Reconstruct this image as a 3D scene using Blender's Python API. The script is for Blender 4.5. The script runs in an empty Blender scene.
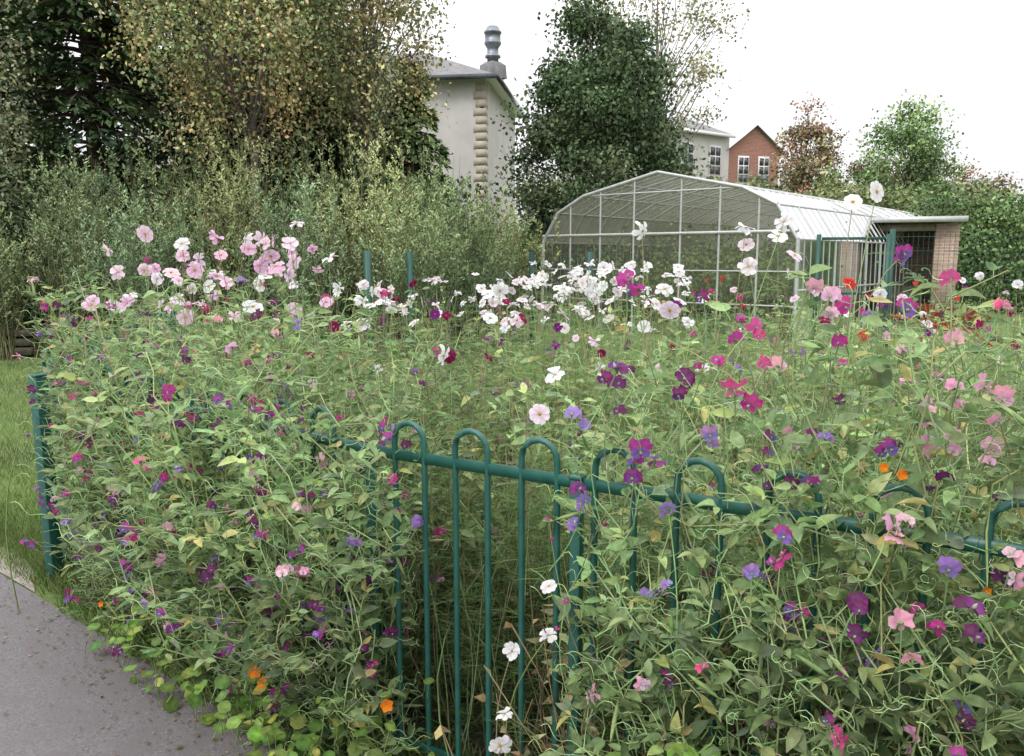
import bpy, math, numpy as np
from mathutils import Vector
rng = np.random.default_rng(7)
sc = bpy.context.scene
U = rng.uniform
N = rng.normal

# ---------------------------------------------------------------- materials
def mat_attr(name, rough=0.6, trans=0.0, spec=0.3, nscale=30, namt=0.35, bump=0.0):
    m = bpy.data.materials.new(name); m.use_nodes = True
    nt = m.node_tree; nt.nodes.clear(); L = nt.links.new
    out = nt.nodes.new('ShaderNodeOutputMaterial')
    p = nt.nodes.new('ShaderNodeBsdfPrincipled')
    a = nt.nodes.new('ShaderNodeAttribute'); a.attribute_name = 'col'
    g = nt.nodes.new('ShaderNodeNewGeometry')
    n = nt.nodes.new('ShaderNodeTexNoise'); n.inputs['Scale'].default_value = nscale; n.inputs['Detail'].default_value = 1
    L(g.outputs['Position'], n.inputs['Vector'])
    mr = nt.nodes.new('ShaderNodeMapRange')
    mr.inputs['From Min'].default_value = .25; mr.inputs['From Max'].default_value = .75
    mr.inputs['To Min'].default_value = 1-namt; mr.inputs['To Max'].default_value = 1+namt
    L(n.outputs['Fac'], mr.inputs['Value'])
    mx = nt.nodes.new('ShaderNodeVectorMath'); mx.operation = 'SCALE'
    L(a.outputs['Color'], mx.inputs[0]); L(mr.outputs['Result'], mx.inputs['Scale'])
    L(mx.outputs[0], p.inputs['Base Color'])
    p.inputs['Roughness'].default_value = rough
    p.inputs['Specular IOR Level'].default_value = spec
    if bump:
        b = nt.nodes.new('ShaderNodeBump'); b.inputs['Strength'].default_value = bump; b.inputs['Distance'].default_value = .02
        L(n.outputs['Fac'], b.inputs['Height']); L(b.outputs[0], p.inputs['Normal'])
    if trans > 0:
        t = nt.nodes.new('ShaderNodeBsdfTranslucent'); L(mx.outputs[0], t.inputs['Color'])
        ms = nt.nodes.new('ShaderNodeMixShader'); ms.inputs[0].default_value = trans
        L(p.outputs[0], ms.inputs[1]); L(t.outputs[0], ms.inputs[2]); L(ms.outputs[0], out.inputs['Surface'])
    else:
        L(p.outputs[0], out.inputs['Surface'])
    return m

def mat_proc(name, c1, c2, scale=5, rough=.7, bump=.0, metallic=0, detail=6, c3=None, bdist=.02):
    m = bpy.data.materials.new(name); m.use_nodes = True
    nt = m.node_tree; L = nt.links.new
    p = nt.nodes['Principled BSDF']
    g = nt.nodes.new('ShaderNodeNewGeometry')
    n = nt.nodes.new('ShaderNodeTexNoise'); n.inputs['Scale'].default_value = scale; n.inputs['Detail'].default_value = detail
    n.inputs['Roughness'].default_value = .65
    L(g.outputs['Position'], n.inputs['Vector'])
    r = nt.nodes.new('ShaderNodeValToRGB')
    r.color_ramp.elements[0].position = .32; r.color_ramp.elements[1].position = .68
    r.color_ramp.elements[0].color = (*c1, 1); r.color_ramp.elements[1].color = (*c2, 1)
    L(n.outputs['Fac'], r.inputs[0])
    col = r.outputs[0]
    if c3 is not None:
        n2 = nt.nodes.new('ShaderNodeTexNoise'); n2.inputs['Scale'].default_value = scale*.07; n2.inputs['Detail'].default_value = 4
        L(g.outputs['Position'], n2.inputs['Vector'])
        mr = nt.nodes.new('ShaderNodeMapRange'); mr.inputs['From Min'].default_value=.45; mr.inputs['From Max'].default_value=.65
        L(n2.outputs['Fac'], mr.inputs['Value'])
        mx = nt.nodes.new('ShaderNodeMix'); mx.data_type='RGBA'
        L(mr.outputs[0], mx.inputs[0]); L(col, mx.inputs[6]); mx.inputs[7].default_value=(*c3,1)
        col = mx.outputs[2]
    L(col, p.inputs['Base Color'])
    p.inputs['Roughness'].default_value = rough; p.inputs['Metallic'].default_value = metallic
    if bump:
        b = nt.nodes.new('ShaderNodeBump'); b.inputs['Strength'].default_value = bump; b.inputs['Distance'].default_value = bdist
        L(n.outputs['Fac'], b.inputs['Height']); L(b.outputs[0], p.inputs['Normal'])
    return m

def mat_brick(name, c1, c2, mortar, bw=.225, bh=.075):
    m = bpy.data.materials.new(name); m.use_nodes = True
    nt = m.node_tree; L = nt.links.new; p = nt.nodes['Principled BSDF']
    tc = nt.nodes.new('ShaderNodeTexCoord')
    sp = nt.nodes.new('ShaderNodeSeparateXYZ'); L(tc.outputs['Object'], sp.inputs[0])
    ad = nt.nodes.new('ShaderNodeMath'); L(sp.outputs[0], ad.inputs[0]); L(sp.outputs[1], ad.inputs[1])
    cb = nt.nodes.new('ShaderNodeCombineXYZ'); L(ad.outputs[0], cb.inputs[0]); L(sp.outputs[2], cb.inputs[1])
    b = nt.nodes.new('ShaderNodeTexBrick'); b.inputs['Scale'].default_value = 1
    b.inputs['Brick Width'].default_value = bw; b.inputs['Row Height'].default_value = bh
    b.inputs['Mortar Size'].default_value = .008
    b.inputs['Color1'].default_value = (*c1,1); b.inputs['Color2'].default_value = (*c2,1); b.inputs['Mortar'].default_value = (*mortar,1)
    L(cb.outputs[0], b.inputs['Vector']); L(b.outputs['Color'], p.inputs['Base Color'])
    p.inputs['Roughness'].default_value = .85
    return m

M_leaf = mat_attr('leaf', .5, .38, .3, 60, .25)
M_far = mat_attr('tree_leaf', .65, 0, .2, 1.2, .3)
M_petal = mat_attr('petal', .6, .4, .12, 120, .12)
M_stem = mat_attr('stem', .6, 0, .3, 40, .2)
M_bark = mat_attr('bark', .9, 0, .1, 12, .45, bump=.6)
M_green = mat_proc('green_painted_steel', (.012,.075,.060), (.022,.11,.088), 25, .38, .12, bdist=.002)
M_mesh = mat_proc('green_mesh_steel', (.012,.06,.045), (.02,.085,.065), 25, .5)
M_alu = mat_proc('aluminium_frame', (.42,.43,.43), (.54,.55,.55), 8, .4, 0, .3)
M_render = mat_proc('white_render', (.50,.48,.46), (.60,.58,.56), 1.1, .9, .1)
M_stone = mat_proc('quoin_stone', (.40,.35,.28), (.50,.45,.37), 5, .9, .1)
M_slate = mat_proc('slate_roof', (.10,.10,.105), (.19,.185,.19), 4, .7, .3)
M_white = mat_proc('white_paint', (.75,.75,.75), (.8,.8,.8), 4, .5)
M_dark = mat_proc('dark_glass', (.03,.035,.04), (.09,.10,.11), 1.5, .1)
M_metal = mat_proc('flue_metal', (.14,.16,.18), (.25,.27,.3), 4, .45, 0, .7)
M_brick = mat_brick('red_brick', (.34,.13,.085), (.24,.09,.065), (.36,.3,.26))
M_tan = mat_brick('tan_brick', (.40,.28,.21), (.28,.19,.14), (.42,.38,.34))
M_black = mat_proc('dark_fascia', (.02,.02,.02), (.05,.045,.04), 4, .7)
M_red = mat_proc('red_paint', (.5,.03,.02), (.6,.05,.03), 8, .4)
M_wood = mat_proc('weathered_wood', (.10,.085,.07), (.22,.19,.15), 9, .85, .3)

# ---------------------------------------------------------------- mesh builder
def norm(v):
    v = np.asarray(v, float)
    return v/np.maximum(np.linalg.norm(v, axis=-1, keepdims=True), 1e-9)

class MB:
    def __init__(s): s.V=[]; s.C=[]; s.F=[]; s.n=0; s.mats=[]
    def mi(s, m):
        if m not in s.mats: s.mats.append(m)
        return s.mats.index(m)
    def add(s, v, f, mat, col=(.5,.5,.5)):
        v = np.asarray(v, float)
        if v.ndim == 2: v = v[None]
        K, n, _ = v.shape
        if K == 0: return
        col = np.asarray(col, float)
        if col.ndim == 1: col = np.broadcast_to(col, (K,n,3))
        elif col.ndim == 2: col = np.broadcast_to(col[:,None,:], (K,n,3))
        f = np.asarray(f, int)
        ff = (f[None] + (np.arange(K)*n)[:,None,None] + s.n).reshape(-1, f.shape[1])
        s.V.append(v.reshape(-1,3)); s.C.append(col.reshape(-1,3)); s.F.append((ff, s.mi(mat))); s.n += K*n
    def inst(s, T, f, pos, fwd, up, scale, mat, col):
        y = norm(fwd); x = norm(np.cross(y, up)); z = np.cross(x, y)
        sc_ = np.asarray(scale, float)
        if sc_.ndim == 0: sc_ = np.full(len(pos), float(sc_))
        if sc_.ndim == 1: sc_ = sc_[:,None,None]
        else: sc_ = sc_[:,None,:]
        t = (T[None] if T.ndim==2 else T)*sc_
        v = t[...,0:1]*x[:,None]+t[...,1:2]*y[:,None]+t[...,2:3]*z[:,None]+pos[:,None]
        s.add(v, f, mat, col)
    def tubes(s, C, r, mat, col, sides=4):
        C = np.asarray(C, float)
        if C.ndim == 2: C = C[None]
        K,P,_ = C.shape
        r = np.asarray(r, float)
        if r.ndim == 0: r = np.full((K,P), float(r))
        elif r.ndim == 1: r = np.broadcast_to(r,(K,P))
        T = norm(np.gradient(C, axis=1))
        ref = np.where(np.abs(T[...,2:3])>.9, np.array([1.,0,0]), np.array([0,0,1.]))
        a = norm(np.cross(T, ref)); b = np.cross(T, a)
        th = np.arange(sides)*2*np.pi/sides + np.pi/4
        ring = a[:,:,None]*np.cos(th)[None,None,:,None] + b[:,:,None]*np.sin(th)[None,None,:,None]
        v = C[:,:,None]+ring*r[:,:,None,None]
        v = v.reshape(K,P*sides,3)
        f = []
        for i in range(P-1):
            for j in range(sides):
                f.append((i*sides+j, i*sides+(j+1)%sides, (i+1)*sides+(j+1)%sides, (i+1)*sides+j))
        s.add(v, f, mat, col)
    def box(s, c, size, mat, rot=0, col=(.5,.5,.5)):
        c=np.array(c,float); h=np.array(size,float)/2
        v=np.array([[x,y,z] for x in(-1,1) for y in(-1,1) for z in(-1,1)])*h
        cr,sr=math.cos(rot),math.sin(rot)
        v=np.stack([v[:,0]*cr-v[:,1]*sr, v[:,0]*sr+v[:,1]*cr, v[:,2]],1)+c
        s.add(v,[(0,1,3,2),(4,6,7,5),(0,4,5,1),(2,3,7,6),(0,2,6,4),(1,5,7,3)],mat,col)
    def build(s, name, smooth=False, parent=None):
        V=np.concatenate(s.V); C=np.concatenate(s.C)
        loops=np.concatenate([f.reshape(-1) for f,_ in s.F])
        tot=np.concatenate([np.full(len(f), f.shape[1]) for f,_ in s.F])
        mi=np.concatenate([np.full(len(f), m) for f,m in s.F])
        start=np.concatenate([[0],np.cumsum(tot)[:-1]])
        me=bpy.data.meshes.new(name)
        me.vertices.add(len(V)); me.vertices.foreach_set('co', V.astype(np.float32).ravel())
        me.loops.add(len(loops)); me.loops.foreach_set('vertex_index', loops.astype(np.int32))
        me.polygons.add(len(tot)); me.polygons.foreach_set('loop_start', start.astype(np.int32))
        me.polygons.foreach_set('material_index', mi.astype(np.int32))
        if smooth: me.polygons.foreach_set('use_smooth', np.ones(len(tot),bool))
        at=me.attributes.new('col','FLOAT_COLOR','POINT')
        at.data.foreach_set('color', np.concatenate([C,np.ones((len(C),1))],1).astype(np.float32).ravel())
        for m in s.mats: me.materials.append(m)
        me.update(calc_edges=True)
        ob=bpy.data.objects.new(name, me); sc.collection.objects.link(ob)
        if parent: ob.parent=parent
        return ob

def empty(name):
    e=bpy.data.objects.new(name,None); sc.collection.objects.link(e); return e
def jit(col, K=None, a=.2, b=.08):
    col=np.asarray(col,float)
    if K is None: K=len(col)
    if col.ndim==1: col=np.broadcast_to(col,(K,3))
    return np.clip(col*(1+N(0,a,(K,1)))*(1+N(0,b,(K,3))),.004,.95)
def pick(cols, K, p=None):
    cols=np.array(cols,float); return cols[rng.choice(len(cols),K,p=p)]
def rdir(K, zmin=-1, zmax=1):
    z=U(zmin,zmax,K); a=U(0,2*np.pi,K); r=np.sqrt(np.maximum(0,1-z*z))
    return np.stack([r*np.cos(a),r*np.sin(a),z],1)
def patch(x,y,s=1.0):
    return (1+.18*np.sin(x*2.3*s+1.1*np.sin(y*1.7*s))+.16*np.sin(y*3.1*s+x*1.3*s+2))[:,None]

# templates ------------------------------------------------------------------
def leafT(nl=4, w=.2, fold=.15, bend=.25, p=.8):
    v=[];f=[]
    for i in range(nl+1):
        t=i/nl; ww=w*(math.sin(math.pi*min(1,t**p))**.8 if 0<t<1 else .03)
        z=-bend*t*t
        v+=[(-ww,t,z+fold*ww*2),(0,t,z),(ww,t,z+fold*ww*2)]
    for i in range(nl):
        a=i*3;b=a+3
        f+=[(a,a+1,b+1,b),(a+1,a+2,b+2,b+1)]
    return np.array(v),f
LEAF=leafT(4,.215,.25,.25); LEAF_FAR=leafT(2,.24,.2,.2)
DIA=(np.array([(0,0,0),(.35,.5,.06),(0,1,0),(-.35,.5,.06)]),[(0,1,2,3)])
NEEDLE=(np.array([(0,0,0),(.13,.5,0),(0,1,-.1),(-.13,.5,0)]),[(0,1,2,3)])
BLADE=(np.array([(-.03,0,0),(.03,0,0),(.022,.5,-.06),(-.022,.5,-.06),(.002,1,-.28),(-.002,1,-.28)]),[(0,1,2,3),(3,2,4,5)])
THR=(np.array([(-.014,0,0),(.014,0,0),(.011,.55,-.03),(-.011,.55,-.03),(.003,1,-.12),(-.003,1,-.12)]),[(0,1,2,3),(3,2,4,5)])
def fan(a0,a1,na,rad,yfun,nr=3):
    v=[(0,0,0)]
    for j in range(1,nr+1):
        for i in range(na+1):
            a=a0+(a1-a0)*i/na; r=rad(a)*j/nr
            x=r*math.sin(a); z=r*math.cos(a); v.append((x,yfun(x,z,r,a),z))
    tri=[(0,1+i,2+i) for i in range(na)]
    qs=[]
    for j in range(nr-1):
        o=1+j*(na+1); o2=o+na+1
        for i in range(na): qs.append((o+i,o+i+1,o2+i+1,o2+i))
    return np.array(v),tri,qs
R_=math.radians
S_std=[fan(R_(-108),R_(108),18,lambda a:(1-.2*math.exp(-(a/.16)**2))*(1-.10*abs(a))*(1+.05*math.sin(a*9+ph)),lambda x,z,r,a:-.12*r-.45*abs(x)*r+(.13*math.sin(a*6+ph)+.07*math.sin(a*13+2*ph))*r*r,4) for ph in (0,2.1,4.)]
S_w1=fan(R_(5),R_(165),9,lambda a:.42+.26*math.sin((a-R_(5))/R_(160)*math.pi),lambda x,z,r,a:.75*r-.55*r*r+.10*math.sin(a*6)*r,3)
S_w2=fan(R_(-165),R_(-5),9,lambda a:.42+.26*math.sin((-a-R_(5))/R_(160)*math.pi),lambda x,z,r,a:.75*r-.55*r*r+.10*math.sin(a*6+1)*r,3)
def add_fan(mb,S,pos,fwd,up,sc_,mat,colc,cole,off=None):
    if len(pos)==0: return
    v,tri,qs=S
    r=np.linalg.norm(v,axis=1); r=(r/r.max())[None,:,None]
    col=colc[:,None,:]*(1-r)+cole[:,None,:]*r
    p=pos if off is None else pos+norm(fwd)*off*np.asarray(sc_)[:,None]
    mb.inst(v,qs,p,fwd,up,sc_,mat,col)
    mb.inst(v,tri,p,fwd,up,sc_,mat,col)
def pea_flowers(mb,pos,fwd,size,cA,cB):
    K=len(pos)
    if K==0: return
    up=norm(np.array([0,0,1.])+N(0,.35,(K,3)))
    cA=np.asarray(cA,float); cB=np.asarray(cB,float)
    which=rng.integers(0,3,K)
    for w in range(3):
        k=which==w
        add_fan(mb,S_std[w],pos[k],fwd[k],up[k],size[k],M_petal,np.clip(cA[k]*.7+.09,0,1),cA[k])
    add_fan(mb,S_w1,pos,fwd,up,size,M_petal,np.clip(cB*.6+.10,0,1),cB,.05)
    add_fan(mb,S_w2,pos,fwd,up,size,M_petal,np.clip(cB*.6+.10,0,1),cB,.05)
    y=norm(fwd)
    c=np.stack([pos-y*size[:,None]*.4-np.array([0,0,1])*size[:,None]*.12,pos+y*size[:,None]*.06],1)
    mb.tubes(c,np.stack([size*.06,size*.16],1),M_stem,jit((.12,.2,.07),K),5)
    c=np.stack([pos,pos+y*size[:,None]*.25,pos+y*size[:,None]*.42+np.array([0,0,.1])*size[:,None]],1)
    mb.tubes(c,np.stack([size*.1,size*.13,size*.03],1),M_petal,jit((.6,.6,.45),K,.1),5)
def cosmosT():
    v=[];f=[]
    for k in range(8):
        a=k*math.pi/4; ca,sa=math.cos(a),math.sin(a); o=len(v)
        dz=.04 if k%2 else 0
        for i,(t,w) in enumerate([(.1,.05),(.38,.2),(.72,.34),(.95,.30)]):
            for j,q in enumerate((-1,-.5,0,.5,1)):
                x=w*q; y=t+(.05 if (i==3 and j in(1,3)) else 0)+(.07 if i==3 and j==2 else 0)-(.03*abs(q) if i==3 else 0)
                z=.10*t-.02+dz+.05*abs(q)*t-.14*t*t*t+.02*math.sin(k*2.3+j)
                v.append((x*ca-y*sa,x*sa+y*ca,z))
        for i in range(3):
            for j in range(4):
                b=o+i*5+j; f.append((b,b+1,b+6,b+5))
    return np.array(v),f
CT,CF=cosmosT()
def discT(n=8,r=.17,h=.13):
    v=[(0,0,h)]+[(r*math.cos(i*2*math.pi/n),r*math.sin(i*2*math.pi/n),.03) for i in range(n)]+[(r*.6*math.cos(i*2*math.pi/n),r*.6*math.sin(i*2*math.pi/n),h*.9) for i in range(n)]
    t=[(0,1+n+i,1+n+(i+1)%n) for i in range(n)]
    q=[(1+i,1+(i+1)%n,1+n+(i+1)%n,1+n+i) for i in range(n)]
    return np.array(v),t,q
DT,Dt,Dq=discT()
def cosmos_heads(mb,pos,nrm,size,col):
    K=len(pos); r=rdir(K)
    y=norm(np.cross(nrm,r)); size=np.asarray(size)
    sc3=np.stack([size*U(.85,1.05,K),size,size*U(.3,3.2,K)],1)
    rr=np.linalg.norm(CT[:,:2],axis=1)[None,:,None]
    cc=col[:,None,:]*(.74+.26*rr)
    Tn=np.repeat(CT[None],K,0); pet=np.repeat(U(-.28,.22,(K,8)),20,1); Tn[...,2]+=pet*rr[...,0]**2
    mb.inst(Tn,CF,pos,y,nrm,sc3,M_petal,cc)
    yc=jit((.62,.36,.03),K,.1)
    mb.inst(DT,Dt,pos,y,nrm,size,M_petal,yc); mb.inst(DT,Dq,pos,y,nrm,size,M_petal,yc*.7)

# ---------------------------------------------------------------- terrain
def sheet(name, pts, z, mat):
    me=bpy.data.meshes.new(name); me.from_pydata([(x,y,z) for x,y in pts],[],[tuple(range(len(pts)))])
    me.materials.append(mat); ob=bpy.data.objects.new(name,me); sc.collection.objects.link(ob); return ob
M_grass=mat_proc('lawn',(.07,.12,.03),(.15,.21,.06),14,.9,.6,c3=(.13,.18,.06))
M_soil=mat_proc('soil',(.03,.028,.014),(.065,.06,.032),18,.95,.9)
M_asph=mat_proc('asphalt',(.095,.086,.09),(.20,.183,.19),120,.75,.5,c3=(.14,.125,.13),bdist=.004)
M_grav=mat_proc('gravel_path',(.22,.19,.17),(.36,.32,.29),60,.9,.5)
sheet('ground',[(-300,-60),(300,-60),(300,400),(-300,400)],0,M_grass)
def fy(x):
    x=np.asarray(x,float); return np.where(x<-.4, 2.33+(-.4-x)*.831, 2.33-.5908*(x+.4))
sheet('flower_bed_soil',[(-2.35,3.95),(-.4,2.33),(2.4,.68),(9,5),(8,9.5),(-3.6,8.5)],.006,M_soil)
sheet('asphalt_path',[(-9,8.9),(-5.5,6.1),(-2.37,3.71),(-.69,2.37),(-.2,1.95),(2.4,.42),(6,-2),(6,-9),(-12,-9),(-14,4)],.012,M_asph)
sheet('gravel_path',[(-2.5,4.0),(-2.3,3.67),(-9,8.86),(-10,10.0),(-3.3,4.75)],.008,M_grav)

mb=MB()
K=1300; t=U(0,1,K)**.8; ex=-2.6+t*3.0; ey=np.where(ex<-.69,3.71+(-2.37-ex)*.8,2.4-.62*(ex+.69))
off=-np.abs(N(0,.2,K)); p=np.stack([ex+off*.5,ey+off*.8+.04,np.full(K,.02)],1)
mb.inst(*DIA,p,rdir(K,-.1,.1),norm(N(0,.25,(K,3))+[0,0,1]),U(.005,.024,K)*U(.4,1,K),M_leaf,jit(pick([(.2,.16,.09),(.26,.2,.12),(.12,.14,.05),(.3,.25,.14)],K)))
mb.build('fallen_leaves')

mb=MB()
K=30000
x=U(-3.4,1.4,K); y=fy(x)-np.abs(N(0,.14,K))+.1
yl=4.2+8*U(0,1,50000)**1.5; xl=-yl*U(.5,.85,50000)
okl=(yl> 4.1+(-2.45-xl)*.42+.9*np.abs(N(0,.05,len(xl))))
X=np.concatenate([x,xl[okl]]);Y=np.concatenate([y,yl[okl]])
edge=np.where(X<-.69,3.74+(-2.37-X)*.8,2.42-.62*(X+.69)); keep=(Y>edge+N(0,.035,len(X))-.03*np.sin(X*9)); X=X[keep];Y=Y[keep];K=len(X)
p=np.stack([X,Y,np.full(K,.0)],1)
mb.inst(*BLADE,p,norm(rdir(K,-.1,.1)*.45+[0,0,1]),rdir(K,-.2,.2),U(.06,.17,K)*np.where(X<-2.4,.5,.8),M_leaf,jit(pick([(.12,.20,.05),(.17,.25,.075),(.23,.25,.10),(.09,.15,.04)],K)*patch(X,Y,1.5),K,.2))
mb.build('grass_verge')

# ---------------------------------------------------------------- fence
def arc(c,dx,dy,r,z0,n=8):
    return [(c[0]-dx*r*math.cos(t),c[1]-dy*r*math.cos(t),z0+r*math.sin(t)) for t in np.linspace(0,math.pi,n+1)]
fence=empty('bow_top_fence')
def fence_run(name,A,B,s0=0,zt=1.075):
    A=np.array(A,float);B=np.array(B,float);Ln=np.linalg.norm(B-A);d=(B-A)/Ln
    m=MB(); s=s0
    while s<Ln-.05:
        c=A+d*s; h=.0535
        pts=[(c[0]-d[0]*h,c[1]-d[1]*h,z) for z in np.linspace(.06,zt,5)]+arc(c,d[0],d[1],h,zt)[1:-1]+[(c[0]+d[0]*h,c[1]+d[1]*h,z) for z in np.linspace(zt,.06,5)]
        m.tubes(np.array(pts),.0088,M_green,(.5,.5,.5),8)
        s+=.215
    ang=math.atan2(d[1],d[0]); mid=(A+B)/2
    m.box((mid[0],mid[1],1.03),(Ln,.014,.03),M_green,ang)
    m.box((mid[0],mid[1],.12),(Ln,.014,.03),M_green,ang)
    return m.build(name,parent=fence)
d2=np.array([.861,-.509])
corner=np.array([-.40,2.335])
H0=np.array([.072,2.056])
s0=np.dot(H0-corner,d2)-2*.215
fence_run('panel_a',corner,corner+d2*3.2,s0)
fence_run('panel_b',(-2.35,3.95),corner,.12)
fence_run('panel_c',(-2.35,3.95),(-3.3,8.2),.12)
m=MB()
for (x,y,h) in [(-2.27,3.80,1.04),(-1.36,3.13,1.06),(-.43,2.37,1.0),(.168,1.996,1.04),(1.35,1.30,1.08),(-2.85,6.0,1.1)]:
    sz=.06 if x<-2.2 and y<4 else (.024 if -.5<x<0 else .03)
    m.box((x,y,h/2),(sz,sz,h),M_green,-.5); m.box((x,y,h+.006),(sz+.006,sz+.006,.012),M_green,-.5)
ob=m.build('posts',parent=fence)
bv=ob.modifiers.new('b','BEVEL'); bv.width=.004; bv.segments=2

# ---------------------------------------------------------------- sweet peas
GR=[(.18,.27,.11),(.24,.335,.145),(.13,.205,.08),(.29,.38,.17),(.31,.37,.14),(.19,.265,.155)]
GP=[.25,.27,.19,.14,.09,.06]
PEA=[((.54,.03,.24),(.46,.03,.32)),((.22,.015,.16),(.14,.012,.19)),((.36,.03,.26),(.22,.12,.46)),((.78,.38,.52),(.82,.52,.64)),((.34,.18,.50),(.28,.21,.55)),((.13,.01,.09),(.19,.02,.17)),((.74,.09,.30),(.78,.16,.42))]
def sweetpea(bx,by,hgt,spill,leafsz,fl_prob,flsize,palp,P=18,reps=2,gap=None,maxfront=None,xmin=None,tend=.5,lowfront=None):
    mb=MB(); K=len(bx)
    pts=np.zeros((K,P,3)); pts[:,0]=np.stack([bx,by,np.full(K,.0)],1)
    step=(hgt/(P-1))*1.25
    d=norm(np.stack([N(0,.25,K),N(0,.25,K),np.ones(K)],1))
    out=np.broadcast_to(np.array([-.2,-.97,0]),(K,3))
    for i in range(1,P):
        t=i/(P-1)
        d=norm(d+N(0,.36,(K,3))+np.array([0,0,.24])+out*(spill*(t>.35))[:,None]*.2)
        droop=np.clip((pts[:,i-1,2]-hgt*.93)/.12,0,1.5)[:,None]
        d=norm(d-droop*np.array([0,0,.7]))
        pts[:,i]=pts[:,i-1]+d*step[:,None]
        pts[:,i,2]=np.maximum(pts[:,i,2],.03)
        if xmin is not None:
            pts[:,i,0]=np.maximum(pts[:,i,0],np.maximum(xmin,-.575*pts[:,i,1])+.05*np.abs(N(0,1,K)))
        if maxfront is not None:
            lim=fy(pts[:,i,0])-np.where(pts[:,i,2]>.85,.05,maxfront); pts[:,i,1]=np.maximum(pts[:,i,1],lim+N(0,.01,K))
        if lowfront is not None:
            lim=fy(pts[:,i,0])-np.where(pts[:,i,2]<.38,lowfront,9); pts[:,i,1]=np.maximum(pts[:,i,1],lim+N(0,.01,K))
        if gap is not None:
            pts[:,i,0]=np.minimum(pts[:,i,0],gap+.05*N(0,1,K)) if gap<0 else np.maximum(pts[:,i,0],gap+.05*N(0,1,K))
    sc_c=jit(pick([(.23,.34,.14),(.30,.41,.19),(.33,.35,.16)],K),K,.15)
    mb.tubes(pts,np.linspace(.0034,.0017,P),M_stem,sc_c,4)
    T=norm(np.gradient(pts,axis=1))
    Q=np.repeat(pts[:,1:].reshape(-1,3),reps,0)+0; TT=np.repeat(T[:,1:].reshape(-1,3),reps,0)
    Q=Q+TT*np.repeat(step,(P-1)*reps)[:,None]*U(-.5,.5,(len(Q),1))
    hrel=np.repeat(np.tile(np.linspace(0,1,P)[1:],K),reps)
    keep=U(0,1,len(Q))<np.where(hrel<.2,.7,.86)*np.where(hrel>.9,.6,1)
    Q=Q[keep];TT=TT[keep]; n=len(Q)
    side=norm(norm(rdir(n,-.3,.5))+TT*.25+np.array([-.1,-.25,0.1]))
    pl=U(.015,.06,n)[:,None]; E=Q+side*pl
    mb.tubes(np.stack([Q,E],1),.0011,M_stem,jit((.27,.38,.17),n,.1),3)
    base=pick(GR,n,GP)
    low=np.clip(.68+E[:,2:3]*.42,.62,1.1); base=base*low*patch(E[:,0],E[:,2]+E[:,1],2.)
    yl=U(0,1,n)<.035; base[yl]=(.44,.40,.15)
    for sgn in (-1,1):
        lat=norm(np.cross(side,np.array([0,0,1.])))*sgn
        fw=norm(side*.7+lat*.6+N(0,.3,(n,3)))
        up=norm(np.array([0,-.3,.9])+N(0,.5,(n,3)))
        s=U(.45,1.35,n)*leafsz
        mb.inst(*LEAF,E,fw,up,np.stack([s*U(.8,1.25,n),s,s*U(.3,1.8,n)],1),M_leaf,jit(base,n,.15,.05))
    k=rng.random(n)<tend; q=E[k]; sd=side[k]; nt=len(q)
    tt=np.linspace(0,1,12)[None,:,None]; a1=norm(np.cross(sd,rdir(nt)))[:,None]; a2=norm(np.cross(sd,a1[:,0]))[:,None]
    ph=tt*U(5,14,(nt,1,1)); L_=U(.05,.15,(nt,1,1)); rr=.011*np.minimum(1,tt*2)
    cur=q[:,None]+sd[:,None]*L_*(tt**.8)+a1*rr*np.cos(ph)+a2*rr*np.sin(ph)+np.array([0,0,.03])*tt
    mb.tubes(cur,.0009,M_stem,jit((.33,.46,.21),nt,.1),3)
    k=rng.random(n)<.05; q=E[k]; nt=len(q)
    if nt:
        dd=norm(side[k]*.6+N(0,.4,(nt,3))+[0,0,-.1])
        tt=np.linspace(0,1,7)[None,:,None]
        cur=q[:,None]+dd[:,None]*tt*U(.05,.10,(nt,1,1))
        mb.tubes(cur,np.array([.001,.0036,.005,.0054,.005,.0036,.0008]),M_leaf,jit((.28,.39,.16),nt,.1),6)
    k=(rng.random(n)<fl_prob*np.where(E[:,2]<.35,.3,1)); q=E[k]; nt=len(q)
    sd=norm(side[k]*.6+out[0]*.7+[0,0,.45]); Ls=U(.07,.18,(nt,1))
    end=q+sd*Ls; mid=q+sd*Ls*.5+[0,0,.012]
    mb.tubes(np.stack([q,mid,end],1),.0013,M_stem,jit((.26,.37,.17),nt,.1),3)
    fw=norm(out[0]*.6+N(0,.7,(nt,3))); idx=rng.choice(len(PEA),nt,p=palp)
    cA=np.array([PEA[i][0] for i in idx]).reshape(-1,3); cB=np.array([PEA[i][1] for i in idx]).reshape(-1,3)
    for r in range(3):
        kk=rng.random(nt)<(1,.55,.25)[r]
        pea_flowers(mb,(end+N(0,.01,(nt,3))*r+sd*(-.025*r))[kk],norm(fw+N(0,.5,(nt,3)))[kk],(U(.7,1.15,nt)*flsize)[kk],jit(cA,nt,.15)[kk],jit(cB,nt,.15)[kk])
    return mb
K=450
bx=np.concatenate([U(-2.05,-.4,K-70),U(-1.0,-.38,70)]); off=N(.10,.17,K); off[-70:]=-U(-.02,.12,70); by=fy(bx)+off+.04
h=np.where(off<-.05,U(.3,.95,K),U(.95,1.5,K)-.12*np.clip((bx+1.3)/.8,0,1)); h[-70:]=U(.9,1.22,70)
mb=sweetpea(bx,by,h,U(0,.7,K),.043,.07,.0195,[.16,.23,.19,.12,.15,.10,.05],gap=-.34,xmin=-2.10,lowfront=.16)
mb.build('sweet_pea_plants')
K=310
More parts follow.
